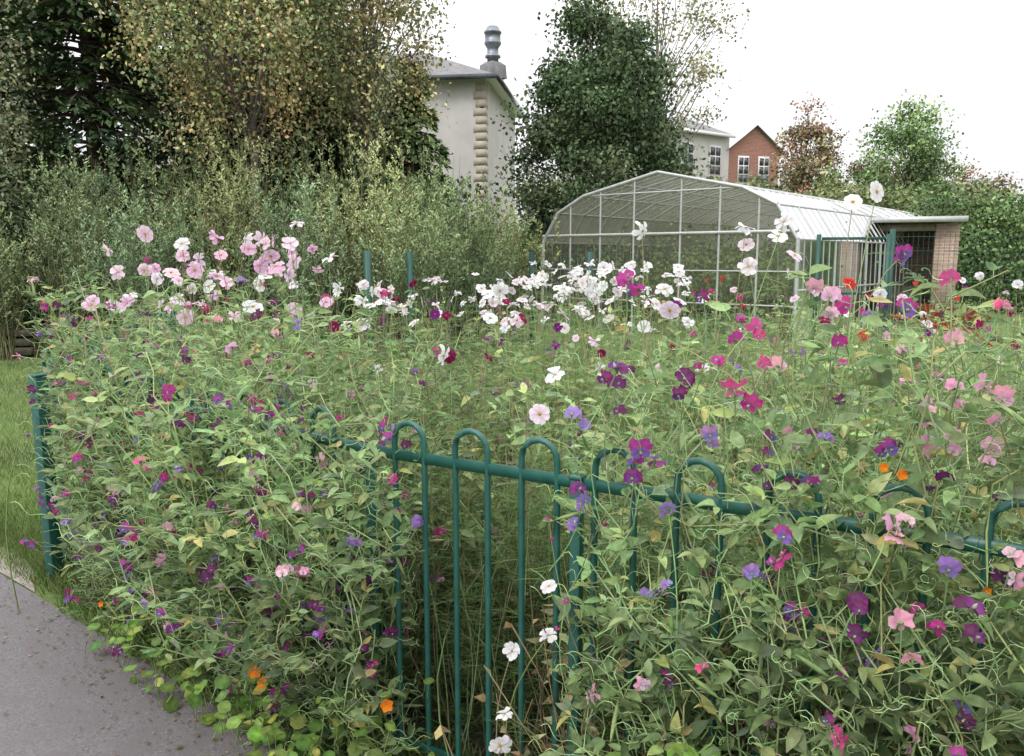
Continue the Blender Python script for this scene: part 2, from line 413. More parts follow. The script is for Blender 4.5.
bx=.3+1.5*U(0,1,K)**.9; off=np.abs(N(.02,.17,K)); off=np.where(rng.random(K)<.30,-U(.02,.18,K),off); by=fy(bx)+off
h=np.where(off<0,U(.45,1.0,K),U(.85,1.52,K))
mb=sweetpea(bx,by,h,U(0,.6,K),.047,.022,.021,[.15,.19,.19,.22,.15,.05,.05],gap=.21,maxfront=.2)
BL=[(.48,1.32,6,.036),(.51,1.29,0,.03),(.55,1.37,6,.022),(.60,1.36,3,.026),(.76,1.49,0,.026),(.84,1.56,6,.024),(.85,1.49,2,.03),(1.0,1.33,3,.034),(1.03,1.31,3,.03),(.91,1.35,3,.022),(.85,1.34,3,.022),(.90,1.25,3,.026),(.92,1.23,3,.024),(.91,1.19,3,.024),(1.07,1.25,6,.024),(.72,1.10,3,.03),(.76,1.10,3,.022),(.81,1.03,4,.026),(.81,.99,5,.032),(.94,.85,2,.034),(1.02,1.04,4,.03),(.73,.92,3,.03),(.29,1.17,2,.034),(.32,1.15,2,.03),(.27,1.11,1,.028),(.33,1.08,4,.022),(.43,1.22,4,.025),(.14,1.24,4,.026),(.15,1.09,1,.024),(.16,1.07,4,.022),(.56,1.13,5,.024),(.60,1.12,5,.022),(.64,.80,1,.024),(.24,1.56,0,.026),(.26,1.53,2,.022),(.21,1.38,1,.028),(.22,1.34,5,.026),(.39,1.33,5,.03),(.37,1.30,1,.022),(.5,1.46,6,.022),(.47,1.43,0,.022),(.66,.95,5,.025),(.7,1.3,1,.02),(1.0,.95,1,.022),(.55,.62,3,.022),(.08,1.02,0,.010),(.12,.82,0,.012),(.98,.7,3,.022),(.67,1.52,3,.026),(.63,1.54,3,.022),(.39,1.52,1,.022),(.58,1.2,2,.025),(.67,1.22,4,.022),(.8,1.2,2,.025),(.95,1.12,1,.025),(.5,.95,4,.022),(.62,.7,2,.022),(.86,.75,4,.022),(1.02,1.2,3,.028),(.87,1.4,3,.022),(.7,1.42,0,.022),(.44,1.38,0,.02),(.94,1.33,3,.026),(.78,.68,3,.022),(.9,.62,1,.022),(.99,1.42,3,.026),(1.05,1.5,6,.022),(.55,1.04,2,.026),(.9,1.07,3,.028)]
B=np.array(BL); nb=len(B); pos=np.stack([B[:,0],1.7+N(0,.05,nb),B[:,1]],1); pos[:,1]-=np.where(B[:,1]<1.12,np.clip(1.7-fy(B[:,0])+.22,0,.4),0)
idx=B[:,2].astype(int); cA=np.array([PEA[i][0] for i in idx]);cB=np.array([PEA[i][1] for i in idx])
fw=norm(np.array([-.1,-.8,.1])+N(0,.65,(nb,3)))
pea_flowers(mb,pos,fw,B[:,3]*.94,jit(cA,nb,.08),jit(cB,nb,.08))
k=rng.random(nb)<.5; pea_flowers(mb,(pos+N(0,.014,(nb,3))+[0,0,-.03])[k],norm(fw+N(0,.7,(nb,3)))[k],B[k,3]*.72,jit(cA,nb,.12)[k],jit(cB,nb,.12)[k])
foot=pos-fw*.03+np.stack([N(0,.05,nb),U(.05,.15,nb),-U(.2,.4,nb)],1)
t=np.linspace(0,1,6)[None,:,None]
cur=(foot[:,None]*(1-t)+(pos-fw*.006)[:,None]*t)+np.stack([N(0,.03,nb),N(0,.02,nb),np.zeros(nb)],1)[:,None]*np.sin(t*np.pi)
mb.tubes(cur,.0017,M_stem,jit((.26,.37,.17),nb,.1),4)
mb.build('sweet_pea_plants')
K=330; by=2.4+3.2*U(0,1,K); fr_=rng.random(K); bx=np.where(fr_<.52,U(.25,.72,K)*by,np.where(fr_<.75,U(-.45,-.1,K)*by,U(-.12,.26,K)*by))
g=(by>fy(bx)+.35)&~((bx>-.6)&(bx<.45)&(by<2.85)); bx=bx[g];by=by[g];K=len(bx)
mb=sweetpea(bx,by,U(.8,1.32,K),U(0,.4,K),.055,.022,.023,[.2,.2,.15,.15,.15,.1,.05],reps=2,tend=.15,xmin=-2.2)
mb.build('sweet_pea_plants')

# ---------------------------------------------------------------- cosmos & bed planting
def feather(mb,pos,dirs,L,col):
    n=len(pos); t=np.linspace(0,1,4)[None,:,None]
    cur=pos[:,None]+dirs[:,None]*t*L[:,None,None]+np.array([0,0,-.25])*(t**2)*L[:,None,None]
    mb.tubes(cur,np.array([.0012,.001,.0008,.0004]),M_leaf,col,3)
    m_=8
    for i in range(m_):
        f=(i//2+1)/(m_/2+1); s=1 if i%2 else -1
        lat=norm(np.cross(dirs,[0,0,1.]))*s
        p=pos+dirs*(f*L)[:,None]+np.array([0,0,-.25])*(f*f*L)[:,None]
        fw=norm(dirs*.8+lat*.8+N(0,.15,(n,3)))
        mb.inst(*THR,p,fw,norm(N(0,1,(n,3))),L*(.55-.2*f),M_leaf,col)
def cosmos(mb,heads,size,col,sway=.12,nleaf=9,tilt=(0,-.7,.55)):
    K=len(heads); base=heads.copy(); base[:,2]=0; base[:,:2]+=N(0,sway,(K,2))
    P=8; t=np.linspace(0,1,P)[None,:,None]
    bow=np.stack([N(0,.08,K),N(0,.08,K),np.zeros(K)],1)[:,None]
    cur=base[:,None]*(1-t)+heads[:,None]*t+bow*np.sin(t*np.pi)
    pt=patch(base[:,0],base[:,1],1.2)
    mb.tubes(cur,np.linspace(.0035,.0013,P),M_stem,jit(pick([(.2,.3,.12),(.26,.29,.14),(.24,.19,.11)],K)*pt,K,.1),4)
    if size is not None:
        nr=norm(np.array(tilt)+N(0,.62,(K,3)))
        cosmos_heads(mb,heads,nr,size,col)
    ii=rng.integers(0,K,K*nleaf); tt=U(.1,.9,K*nleaf)
    f=tt*(P-1); i0=f.astype(int); fr=(f-i0)[:,None]
    p=cur[ii,i0]*(1-fr)+cur[ii,np.minimum(i0+1,P-1)]*fr
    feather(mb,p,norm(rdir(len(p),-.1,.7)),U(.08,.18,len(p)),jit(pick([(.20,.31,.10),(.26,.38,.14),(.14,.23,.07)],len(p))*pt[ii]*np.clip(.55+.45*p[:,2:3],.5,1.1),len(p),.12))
    return cur
WH=(.84,.82,.84); PP=(.84,.64,.77); DM=(.22,.01,.08); MG=(.5,.04,.22)
mb=MB()
def heads(n,x0,x1,y0,y1,z0,z1): return np.stack([U(x0,x1,n),U(y0,y1,n),U(z0,z1,n)],1)
h=heads(56,-1.95,-.95,3.4,4.4,1.34,1.72); cosmos(mb,h,U(.03,.044,56),jit(pick([PP,PP,(.78,.5,.68),WH],56),56,.06,.03))
h=heads(16,-2.0,-.6,3.2,4.6,1.2,1.5); cosmos(mb,h,U(.02,.032,16),jit(pick([MG,DM,PP],16),16,.06,.03))
h=heads(115,-1.0,.9,3.9,6.4,1.2,1.48); cosmos(mb,h,U(.03,.045,115),jit(pick([WH,WH,WH,(.8,.68,.75)],115),115,.04,.02),tilt=(-.1,-.3,.75))
h=heads(65,.1,1.2,4.8,6.2,1.35,1.56); cosmos(mb,h,U(.028,.042,65),jit(pick([WH],65),65,.04,.02),tilt=(-.1,-.3,.75))
h=heads(16,-1.0,1.0,2.9,3.8,1.05,1.35); cosmos(mb,h,U(.02,.03,16),jit(pick([WH,DM,WH,PP],16),16,.04,.02))
h=heads(34,-1.2,2.6,3.0,4.2,1.15,1.48); cosmos(mb,h,U(.018,.026,34),jit(pick([DM,DM,(.2,.02,.2)],34),34,.06,.02))
S=np.array([(.48,3,1.70),(.86,3,1.71),(.87,3.02,1.65),(.86,2.95,1.57),(.98,3,1.68),(1.01,2.9,1.61),(1.11,2.5,1.80),(1.04,2.5,1.77),(.9,2.7,1.72),(.55,2.8,1.42),(.08,2.3,1.15),(-.25,2.9,1.25),(.14,2.6,1.22),(-.72,3.2,1.60),(-.95,3.6,1.75),(-.9,3.3,1.66)])
cosmos(mb,S,U(.03,.038,len(S)),jit(pick([WH,(.8,.66,.75)],len(S)),len(S),.04,.02))
h=heads(60,1.2,6.5,3.5,8,1.1,1.5); cosmos(mb,h,U(.022,.036,60),jit(pick([WH,PP,MG,(.7,.05,.05)],60),60,.04,.02))
K=950; yy=2.3+6.2*U(0,1,K)**1.3; xx=U(-.55,.75,K)*(yy)+.3
g=(yy>fy(xx)+.25)&(xx>-2.1-.25*(yy-4)); xx=xx[g];yy=yy[g];K=len(xx)
h=np.stack([xx,yy,U(.85,1.4,K)-np.where((xx<.35)&(yy<3.3)&(xx>-.9),.2,0)],1)
cur=cosmos(mb,h,None,None,nleaf=13,sway=.18)
kb=rng.random(K)<.5; pb=h[kb]; nb=len(pb)
mb.inst(DT,Dq,pb,rdir(nb),norm(N(0,.3,(nb,3))+[0,0,1]),U(.025,.05,nb),M_leaf,jit(pick([(.2,.26,.1),(.25,.12,.12),(.4,.1,.2)],nb),nb))
K=170; xx=U(-.45,.55,K); yy=fy(xx)+U(.12,1.1,K); h=np.stack([xx,yy,U(.45,1.0,K)],1)
cosmos(mb,h,None,None,nleaf=16,sway=.12)
mb.build('cosmos_plants')

mb=MB()
K=1500; yy=2.0+7.0*U(0,1,K)**1.2; xx=U(-.62,.8,K)*yy+.2
g=(yy>fy(xx)+.3)&(xx>-2.2-.2*(yy-4))&~((xx>-.75)&(xx<.35)&(yy<2.6)); xx=xx[g];yy=yy[g];K=len(xx)
hv=np.clip(.95+.22*np.sin(xx*3.1+yy*1.3)+.16*np.sin(yy*4-xx*2),.55,1.4)
top=np.stack([xx,yy,hv+U(-.25,.1,K)],1); base=top.copy(); base[:,2]=0; base[:,:2]+=N(0,.1,(K,2))
t=np.linspace(0,1,6)[None,:,None]; cur=base[:,None]*(1-t)+top[:,None]*t+np.stack([N(0,.08,K),N(0,.08,K),np.zeros(K)],1)[:,None]*np.sin(t*3.14)
mb.tubes(cur,np.linspace(.0035,.0015,6),M_stem,jit((.22,.31,.13),K),3)
nl=30; ii=np.repeat(np.arange(K),nl); tt=U(.15,1,K*nl)*5; i0=np.minimum(tt.astype(int),4); fr=(tt-i0)[:,None]
p=cur[ii,i0]*(1-fr)+cur[ii,i0+1]*fr; n=len(p)
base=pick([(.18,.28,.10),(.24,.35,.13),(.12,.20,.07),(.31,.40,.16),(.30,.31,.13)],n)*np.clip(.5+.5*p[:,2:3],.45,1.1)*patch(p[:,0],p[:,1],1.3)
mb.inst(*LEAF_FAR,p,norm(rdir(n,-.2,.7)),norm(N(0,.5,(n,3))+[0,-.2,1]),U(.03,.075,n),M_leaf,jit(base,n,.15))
k=rng.random(n)<.014; q=p[k]+[0,0,.04]; q=q[q[:,2]>.75]; nt=len(q)
pc=pick([(.5,.03,.24),(.2,.02,.2),(.75,.35,.5),(.3,.16,.5),(.12,.01,.1),(.3,.05,.38)],nt)
pea_flowers(mb,q,norm(N(0,.6,(nt,3))+[0,-1,.2]),U(.016,.026,nt),pc,jit(pc,nt,.2))
mb.build('meadow_flower_plants')

# ---------------------------------------------------------------- nasturtiums
def roundT(n=14):
    v=[(0,0,-.12)]
    for r,z in ((.55,-.02),(1,.0)):
        for i in range(n):
            a=2*math.pi*i/n; w=1+.04*math.cos(a*7)*r
            v.append((r*w*math.cos(a),r*w*math.sin(a),z+.08*math.cos(3*a)*r+(.03 if i%2 else 0)*r))
    t=[(0,1+i,1+(i+1)%n) for i in range(n)]; q=[(1+i,1+(i+1)%n,1+n+(i+1)%n,1+n+i) for i in range(n)]
    return np.array(v),t,q
RT,Rt,Rq=roundT()
def nast(mb,p,size,col):
    n=len(p); fw=rdir(n,-.2,.2); up=norm(N(0,.5,(n,3))+[-.15,-.5,.9])
    c=col[:,None,:]*np.concatenate([[1.35],np.full(14,1.05),np.full(14,.92)])[None,:,None]
    mb.inst(RT,Rt,p,fw,up,size,M_leaf,c); mb.inst(RT,Rq,p,fw,up,size,M_leaf,c)
    b=p+np.stack([N(0,.04,n),U(0,.08,n),-np.minimum(p[:,2],U(.08,.2,n))],1); q=p-up*size[:,None]*.12
    mb.tubes(np.stack([b,(b+q)/2+N(0,.01,(n,3)),q],1),.0018,M_stem,jit((.25,.33,.12),n,.1),3)
mb=MB()
n=360; cx=pick([(-1.45,0,0),(-1.15,0,0),(-.85,0,0),(-.72,0,0),(-.55,0,0),(-.4,0,0)],n)[:,0]; x=cx+N(0,.09,n); o_=U(.04,.32,n)*np.where(x>-.5,.65,1); p=np.stack([x-.25*o_,fy(x)-o_,.02+U(.0,.34,n)*(1.1-o_*1.9)],1)
nast(mb,p,U(.012,.029,n),jit(pick([(.18,.30,.07),(.25,.37,.09),(.12,.21,.05),(.42,.42,.11)],n,[.4,.3,.2,.1]),n,.12))
n=80; cx=pick([(.38,0,0),(.5,0,0),(.72,0,0)],n)[:,0]; x=cx+N(0,.06,n); p=np.stack([x,fy(x)-U(.16,.30,n),U(.08,.55,n)],1)
nast(mb,p,U(.018,.045,n),jit(pick([(.22,.40,.08),(.28,.46,.10),(.15,.28,.06)],n),n,.12))
LQ=leafT(4,.42,.1,-.1,1.3)
def nflower(mb,pos,size,col):
    K=len(pos); nr=norm(np.array([-.1,-1,.35])+N(0,.35,(K,3)))
    for k in range(5):
        a=k*2*math.pi/5; r0=norm(np.cross(nr,[.1,.2,1.])); r1=np.cross(nr,r0)
        dr=r0*math.cos(a)+r1*math.sin(a)
        mb.inst(*LQ,pos,norm(dr+nr*.35),nr,size,M_petal,jit(col,K,.1,.04))
fp=np.array([(-.78,2.28,.36),(-.75,2.26,.33),(-.36,2.14,.33),(.80,1.60,1.16),(.77,1.62,1.17),(-1.62,3.0,.25),(.93,1.5,.95)])
nflower(mb,fp,np.array([.025,.022,.022,.014,.012,.014,.015]),np.array((.82,.24,.02)))
mb.build('nasturtium_plants')
mb=MB()
wp=np.array([(.0,1.90,.62),(.09,1.88,.67),(-.03,1.9,.36),(.09,1.88,.80),(-.02,1.88,.46)])
cosmos(mb,wp,np.array([.024,.024,.03,.02,.022]),jit(np.array(WH),5,.02,.01),sway=.04,nleaf=5)
mb.build('white_cosmos_plant')
mb=MB(); K=60; b=np.stack([U(.1,.5,K),U(1.95,2.3,K),np.zeros(K)],1); e=b+np.stack([N(0,.18,K),N(-.08,.1,K),U(.3,.75,K)],1)
t=np.linspace(0,1,6)[None,:,None]; cur=b[:,None]*(1-t)+e[:,None]*t+np.stack([N(0,.06,K),N(0,.05,K),N(0,.03,K)],1)[:,None]*np.sin(t*3.1)
mb.tubes(cur,.002,M_stem,jit(pick([(.36,.27,.16),(.26,.18,.1)],K),K),3)
ii=np.repeat(np.arange(K),5); p=cur[ii,rng.integers(1,6,len(ii))]
mb.inst(*LEAF_FAR,p,rdir(len(p),-.9,.2),rdir(len(p)),U(.03,.06,len(p)),M_leaf,jit(pick([(.40,.3,.16),(.28,.2,.1),(.45,.38,.2)],len(p)),len(p)))
mb.build('withered_stalks')

# ---------------------------------------------------------------- trees
def limb(a,b,P=5,sag=.0,wob=.15):
    t=np.linspace(0,1,P)[:,None]; L=np.linalg.norm(b-a)
    return a*(1-t)+b*t+(N(0,wob*L*.25,3)+np.array([0,0,sag*L]))*np.sin(t*np.pi)
def broadleaf(name,x,y,H,Rx,z0,cols,nc=60,nl=260,ls=.13,cr=.7,bark=(.10,.085,.07),droop=0,tr=.16,shape=1.0,lean=(0,0),leaf=DIA,flat=.7):
    mb=MB(); top=np.array([x+lean[0],y+lean[1],H*.93]); base=np.array([x,y,-.05])
    tk=limb(base,top,9,0,.06); mb.tubes(tk,np.linspace(tr,.02,9),M_bark,jit(bark,1,.1),8)
    u=rdir(nc); r=U(.35,1,nc)**.6; cz=(z0+H)/2; hz=(H-z0)/2
    C=np.stack([u[:,0]*r,u[:,1]*r,u[:,2]*r],1)
    taper=np.clip(1-(C[:,2]*.5+.5)*shape*.55,.2,1)
    C[:,:2]*=taper[:,None]*Rx; C[:,2]=C[:,2]*hz+cz; fr=np.clip(C[:,2]/H,0,1)
    C[:,0]+=x+lean[0]*fr; C[:,1]+=y+lean[1]*fr
    for c in C:
        f=np.clip((c[2]/H)*.75,.1,.95)*8; i=int(f); a=tk[i]*(1-(f-i))+tk[min(i+1,8)]*(f-i)
        mb.tubes(limb(a,c,5,.06,.25),np.linspace(tr*.32*(1.1-f/9),.012,5),M_bark,jit(bark,1,.1),5)
    cc=pick(cols,nc)*U(.6,1.3,(nc,1))
    ii=np.repeat(np.arange(nc),nl); n=len(ii)
    rad=U(.6,1.3,nc)[ii]*cr; d=N(0,.5,(n,3))*[1,1,flat]
    p=C[ii]+d*rad[:,None]
    if droop:
        s=(U(0,1,n)**1.3)*droop; p[:,2]-=s*U(.3,1,nc)[ii]
        q=np.round(p[:,:2]/.16)*.16; p[:,:2]=p[:,:2]*.45+q*.55
    ok=p[:,2]>.05; p=p[ok]; ii=ii[ok]; n=len(p)
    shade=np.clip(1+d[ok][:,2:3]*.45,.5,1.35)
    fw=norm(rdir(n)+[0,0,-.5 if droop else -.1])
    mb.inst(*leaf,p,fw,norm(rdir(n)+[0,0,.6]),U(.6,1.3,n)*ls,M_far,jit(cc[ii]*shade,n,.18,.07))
    return mb.build(name)
def conifer(name,x,y,H,R,cols,nb=260,per=46,ls=.26,z0=.4):
    mb=MB(); tk=limb(np.array([x,y,0]),np.array([x,y,H]),6,0,.01); mb.tubes(tk,np.linspace(.2,.02,6),M_bark,jit((.09,.06,.045),1),7)
    hz=z0+(H-z0)*np.sort(U(0,1,nb)**1.15); a=U(0,2*np.pi,nb); L=R*(1-(hz-z0)/(H-z0))**.8*U(.7,1.12,nb)+.15
    A=np.stack([np.full(nb,x),np.full(nb,y),hz],1); D=np.stack([np.cos(a),np.sin(a),np.full(nb,.12)],1)
    t=np.linspace(0,1,6)[None,:,None]
    cur=A[:,None]+D[:,None]*t*L[:,None,None]+np.array([0,0,-.38])*(t**2)*L[:,None,None]
    mb.tubes(cur,np.linspace(.035,.006,6),M_bark,jit((.08,.06,.045),1)[0],4)
    ii=np.repeat(np.arange(nb),per); n=len(ii); tt=U(.15,1,n)**.7
    p=A[ii]+D[ii]*(tt*L[ii])[:,None]; p[:,2]-=.38*tt*tt*L[ii]
    lat=np.stack([-np.sin(a),np.cos(a),np.zeros(nb)],1)[ii]
    w=N(0,.22,n)*(1.15-tt)*L[ii]*.7; p+=lat*w[:,None]; p[:,2]-=np.abs(w)*.35+U(0,.12,n)
    cc=pick(cols,nb)*U(.6,1.3,(nb,1))
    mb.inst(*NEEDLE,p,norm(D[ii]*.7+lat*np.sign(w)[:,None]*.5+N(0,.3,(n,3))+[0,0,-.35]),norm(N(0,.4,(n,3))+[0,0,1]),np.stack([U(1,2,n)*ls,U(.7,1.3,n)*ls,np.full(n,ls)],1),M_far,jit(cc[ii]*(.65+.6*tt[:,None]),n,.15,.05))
    return mb.build(name)
def shrub(name,x,y,H,R,cols,ns=70,nl=60,ls=.13):
    mb=MB(); b=np.stack([x+N(0,R*.3,ns),y+N(0,R*.3,ns),np.zeros(ns)],1)
    dd=rdir(ns,0,.2); rad=U(.05,1,ns); hh=H*(1.05-.45*rad**1.5)*U(.75,1.05,ns); e=b+np.stack([dd[:,0]*R*rad,dd[:,1]*R*rad,hh],1)
    P=7; t=np.linspace(0,1,P)[None,:,None]
    cur=b[:,None]*(1-t)+e[:,None]*t; out=(e-b); out[:,2]=0; cur=cur-out[:,None]*np.sin(t*np.pi)*.18
    mb.tubes(cur,np.linspace(.012,.002,P),M_bark,jit((.15,.15,.08),ns),4)
    ii=np.repeat(np.arange(ns),9); m_=len(ii); tt=U(.25,.97,m_)*(P-1); i0=tt.astype(int).clip(0,P-2); fr=(tt-i0)[:,None]
    a=cur[ii,i0]*(1-fr)+cur[ii,i0+1]*fr; T=norm(cur[ii,i0+1]-cur[ii,i0]); tw=norm(T*.9+rdir(m_,-.2,.4)*.9)
    TL=U(.18,.5,m_)*(1.15-tt/(P-1)*.5)
    nlf=max(4,nl//9); jj=np.repeat(np.arange(m_),nlf); n=len(jj); s=U(0,1,n)
    p=a[jj]+tw[jj]*(s*TL[jj])[:,None]+np.array([0,0,.08])*(s*s)[:,None]
    side=rdir(n,-.3,.5)
    cc=(pick(cols,1)*U(.8,1.2))*U(.75,1.25,(ns,1)); lc=cc[ii[jj]]
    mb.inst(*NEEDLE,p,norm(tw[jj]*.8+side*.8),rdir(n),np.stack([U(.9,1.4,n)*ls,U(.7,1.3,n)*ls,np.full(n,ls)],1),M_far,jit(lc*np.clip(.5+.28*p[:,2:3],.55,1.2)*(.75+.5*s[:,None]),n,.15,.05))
    return mb.build(name)

DK=[(.08,.125,.055),(.10,.155,.065),(.06,.10,.05)]
MID=[(.13,.19,.08),(.16,.22,.10),(.11,.16,.07)]
GOLD=[(.44,.37,.18),(.36,.33,.17),(.28,.31,.15),(.48,.37,.18),(.24,.29,.14)]
SAGE=[(.24,.31,.15),(.29,.36,.17),(.20,.28,.13),(.31,.34,.16),(.22,.31,.17)]
conifer('conifer_tree',-8.6,17,12.5,1.9,DK,420,60,.22)
conifer('conifer_tree',-6.3,18.5,12.5,2.2,DK,420,60,.22)
conifer('conifer_tree',-12.2,19,12,2.4,MID,300,50,.26)
conifer('conifer_tree',-4.4,18,8,2.0,DK,380,55,.22)
conifer('conifer_tree',-2.3,18.5,6.0,1.5,[(.10,.16,.06),(.13,.19,.07)],260,50,.2)
broadleaf('birch_tree',-4.9,15.5,10,2.4,4.2,GOLD,85,330,.078,.6,(.14,.125,.11),droop=1.7,tr=.10,shape=.35)
broadleaf('birch_tree',-2.9,16.5,8.6,1.7,4.4,GOLD,50,300,.078,.55,(.13,.115,.10),droop=1.5,tr=.08,shape=.5)
broadleaf('birch_tree',-10.0,14.5,10,1.7,3.0,[(.30,.33,.20),(.34,.34,.21)],55,320,.075,.7,(.2,.18,.16),droop=1.4,tr=.11,shape=.3)
broadleaf('broadleaf_tree',-14.5,22,11,4,1,MID,80,320,.15,1.0)
broadleaf('broadleaf_tree',-9,24,11,4.2,1,DK,90,320,.16,1.1)
broadleaf('broadleaf_tree',-5.2,23,8.6,2.8,.5,MID,90,320,.15,1.0)
broadleaf('cypress_tree',2.65,25,9.3,3.0,.2,[(.075,.12,.055),(.10,.15,.07),(.14,.185,.09)],190,360,.13,.7,droop=.5,shape=.7)
broadleaf('birch_tree',5.3,31,12.5,3.0,6,[(.28,.31,.16),(.36,.33,.17)],60,110,.12,.8,(.2,.18,.15),tr=.14,shape=.3)
broadleaf('rowan_tree',15.0,42,9.4,1.6,3,[(.36,.20,.14),(.28,.22,.13),(.26,.24,.13)],50,150,.17,.7,shape=.5)
broadleaf('broadleaf_tree',17.3,36,8.3,2.3,1,[(.17,.26,.11),(.22,.31,.13)],90,220,.15,.7,shape=.5)
broadleaf('copper_beech_tree',17.3,40,6.9,1.2,1,[(.14,.06,.06),(.18,.08,.07)],40,160,.15,.6)
broadleaf('broadleaf_tree',13.0,34,5.4,1.7,1,[(.26,.29,.11),(.22,.27,.11)],45,180,.14,.7)
broadleaf('broadleaf_tree',22,46,6.6,3.5,1,[(.26,.18,.12),(.28,.27,.16)],60,160,.2,.9)
broadleaf('broadleaf_tree',28,50,7,4,1,[(.3,.2,.13),(.22,.25,.14)],60,160,.2,.9)
broadleaf('broadleaf_tree',33,48,8,4,1,[(.18,.2,.12),(.22,.25,.14)],60,160,.2,.9)
sx=[(-9.8,13.5,2.9),(-8.4,12.8,2.4),(-7.1,13.4,3.3),(-5.7,12.7,2.6),(-4.5,13.4,3.5),(-3.4,12.8,2.8),(-2.5,13.6,3.6),(-1.5,12.9,2.7),(-.8,13.8,3.1),(-11,15,3.2),(-6.3,15.2,4.0),(-3.9,15.4,4.1),(-1.7,15.2,3.5),(-8,15.4,3.6),(-.2,15.4,2.6)]
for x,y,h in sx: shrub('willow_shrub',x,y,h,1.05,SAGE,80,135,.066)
def hedge(name,x0,y0,x1,y1,H,W,cols,n,ls):
    mb=MB(); nn=18*int(max(1,abs(x1-x0)))
    ct=U(0,1,nn); cz=U(.1,1,nn)*H; ci=rng.integers(0,nn,n)
    tx=ct[ci]; dx=N(0,.35,n); px=x0+(x1-x0)*tx+dx; py=y0+(y1-y0)*tx+N(0,W*.35,n); pz=np.clip(cz[ci]+N(0,.25,n),.02,H*1.12)
    cc=(pick(cols,nn)*U(.6,1.3,(nn,1)))[ci]
    mb.inst(*DIA,np.stack([px,py,pz],1),rdir(n),norm(rdir(n)+[0,-.4,.5]),U(.6,1.3,n)*ls,M_far,jit(cc,n,.15,.05))
    s=40; sxx=x0+(x1-x0)*U(0,1,s); syy=y0+(y1-y0)*(sxx-x0)/(x1-x0)
    mb.tubes(np.stack([np.stack([sxx,syy,np.zeros(s)],1),np.stack([sxx+N(0,.2,s),syy,np.full(s,H*.9)],1)],1),.03,M_bark,jit((.08,.06,.05),s),5)
    return mb.build(name)
hedge('garden_hedge',12.2,24,22,25,3.3,1.6,[(.12,.19,.07),(.16,.23,.09),(.09,.15,.06)],34000,.12)
hedge('background_hedge',-18,17.0,-.5,16.6,2.8,1.6,DK,36000,.14)
hedge('background_hedge',0,24,4,24,2.0,1.4,MID,9000,.14)
hedge('background_hedge',5,30,20,33,4.2,2,[(.15,.21,.09),(.2,.25,.11),(.24,.24,.12)],20000,.18)
hedge('background_hedge',18,60,70,60,4.5,3,MID,20000,.35)
hedge('background_hedge',-70,50,-8,50,8,3,MID,20000,.5)

# ---------------------------------------------------------------- buildings
def quad(mb,pts,mat): mb.add(np.array(pts,float),[(0,1,2,3)],mat)
P0=np.array([-.95,30.]); wa=np.array([-.99,.137]); wb=np.array([.137,.99]); ang=math.atan2(wa[1],wa[0])
def W(u,v,z): q=P0+wa*u+wb*v; return (q[0],q[1],z)
root=empty('white_rendered_building')
Lx,Ly,He,Hr=14,8,8.0,9.8
m=MB()
for A_,B_ in [((0,0),(Lx,0)),((Lx,0),(Lx,Ly)),((Lx,Ly),(0,Ly)),((0,Ly),(0,0))]:
    quad(m,[W(*A_,0),W(*B_,0),W(*B_,He),W(*A_,He)],M_render)
m.build('walls',parent=root)
m=MB(); o=.45
c=[W(-o,-o,He),W(Lx+o,-o,He),W(Lx+o,Ly+o,He),W(-o,Ly+o,He)]; r1=W(3.2,Ly/2,Hr+.1); r2=W(Lx-3.6,Ly/2,Hr+.1)
for q in ([c[0],c[1],r2,r1],[c[2],c[3],r1,r2]): quad(m,q,M_slate)
m.add(np.array([c[1],c[2],r2]),[(0,1,2)],M_slate); m.add(np.array([c[3],c[0],r1]),[(0,1,2)],M_slate)
m.build('hipped_roof',parent=root)
m=MB()
quad(m,[W(-o,-o,He-.01),W(Lx+o,-o,He-.01),W(Lx+o,Ly+o,He-.01),W(-o,Ly+o,He-.01)],M_white)
q=W(Lx/2,-o-.05,He-.06); m.box(q,(Lx+2*o+.1,.1,.16),M_dark,ang)
q=W(-o-.05,Ly/2,He-.06); m.box(q,(.1,Ly+2*o,.16),M_dark,ang)
m.build('eaves_and_gutter',parent=root)
m=MB(); z=0; i=0
while z<He-.2:
    w=.46 if i%2 else .38; dpt=.38 if i%2 else .46
    q=W(w/2-.012,dpt/2-.012,z+.145); m.box(q,(w,dpt,.289),M_stone,ang); z+=.29;i+=1
m.build('quoins',parent=root)
m=MB(); q=W(.15,2.6,0)
def lathe(mb,c,prof,mat,n=16):
    v=[];f=[]
    for r,z in prof:
        for k in range(n): v.append((c[0]+r*math.cos(2*math.pi*k/n),c[1]+r*math.sin(2*math.pi*k/n),z))
    for i in range(len(prof)-1):
        for k in range(n): f.append((i*n+k,i*n+(k+1)%n,(i+1)*n+(k+1)%n,(i+1)*n+k))
    mb.add(np.array(v),f,mat)
lathe(m,q,[(.2,8.2),(.22,9.25),(.30,9.28),(.30,9.36),(.22,9.4),(.22,9.62),(.33,9.78),(.33,9.86),(.30,9.88),(.30,10.15),(.34,10.17),(.34,10.24),(.27,10.3),(.22,10.42),(.01,10.44)],M_metal)
lathe(m,q,[(.55,8.5),(.5,9.0),(.3,9.12),(.2,9.13)],M_slate,4)
m.build('flue_cowl',parent=root)
root=empty('white_and_brick_house')
A=np.array([6.8,43.8]);B=np.array([12.6,48.]);C=np.array([15.8,48.9]); He=8.6
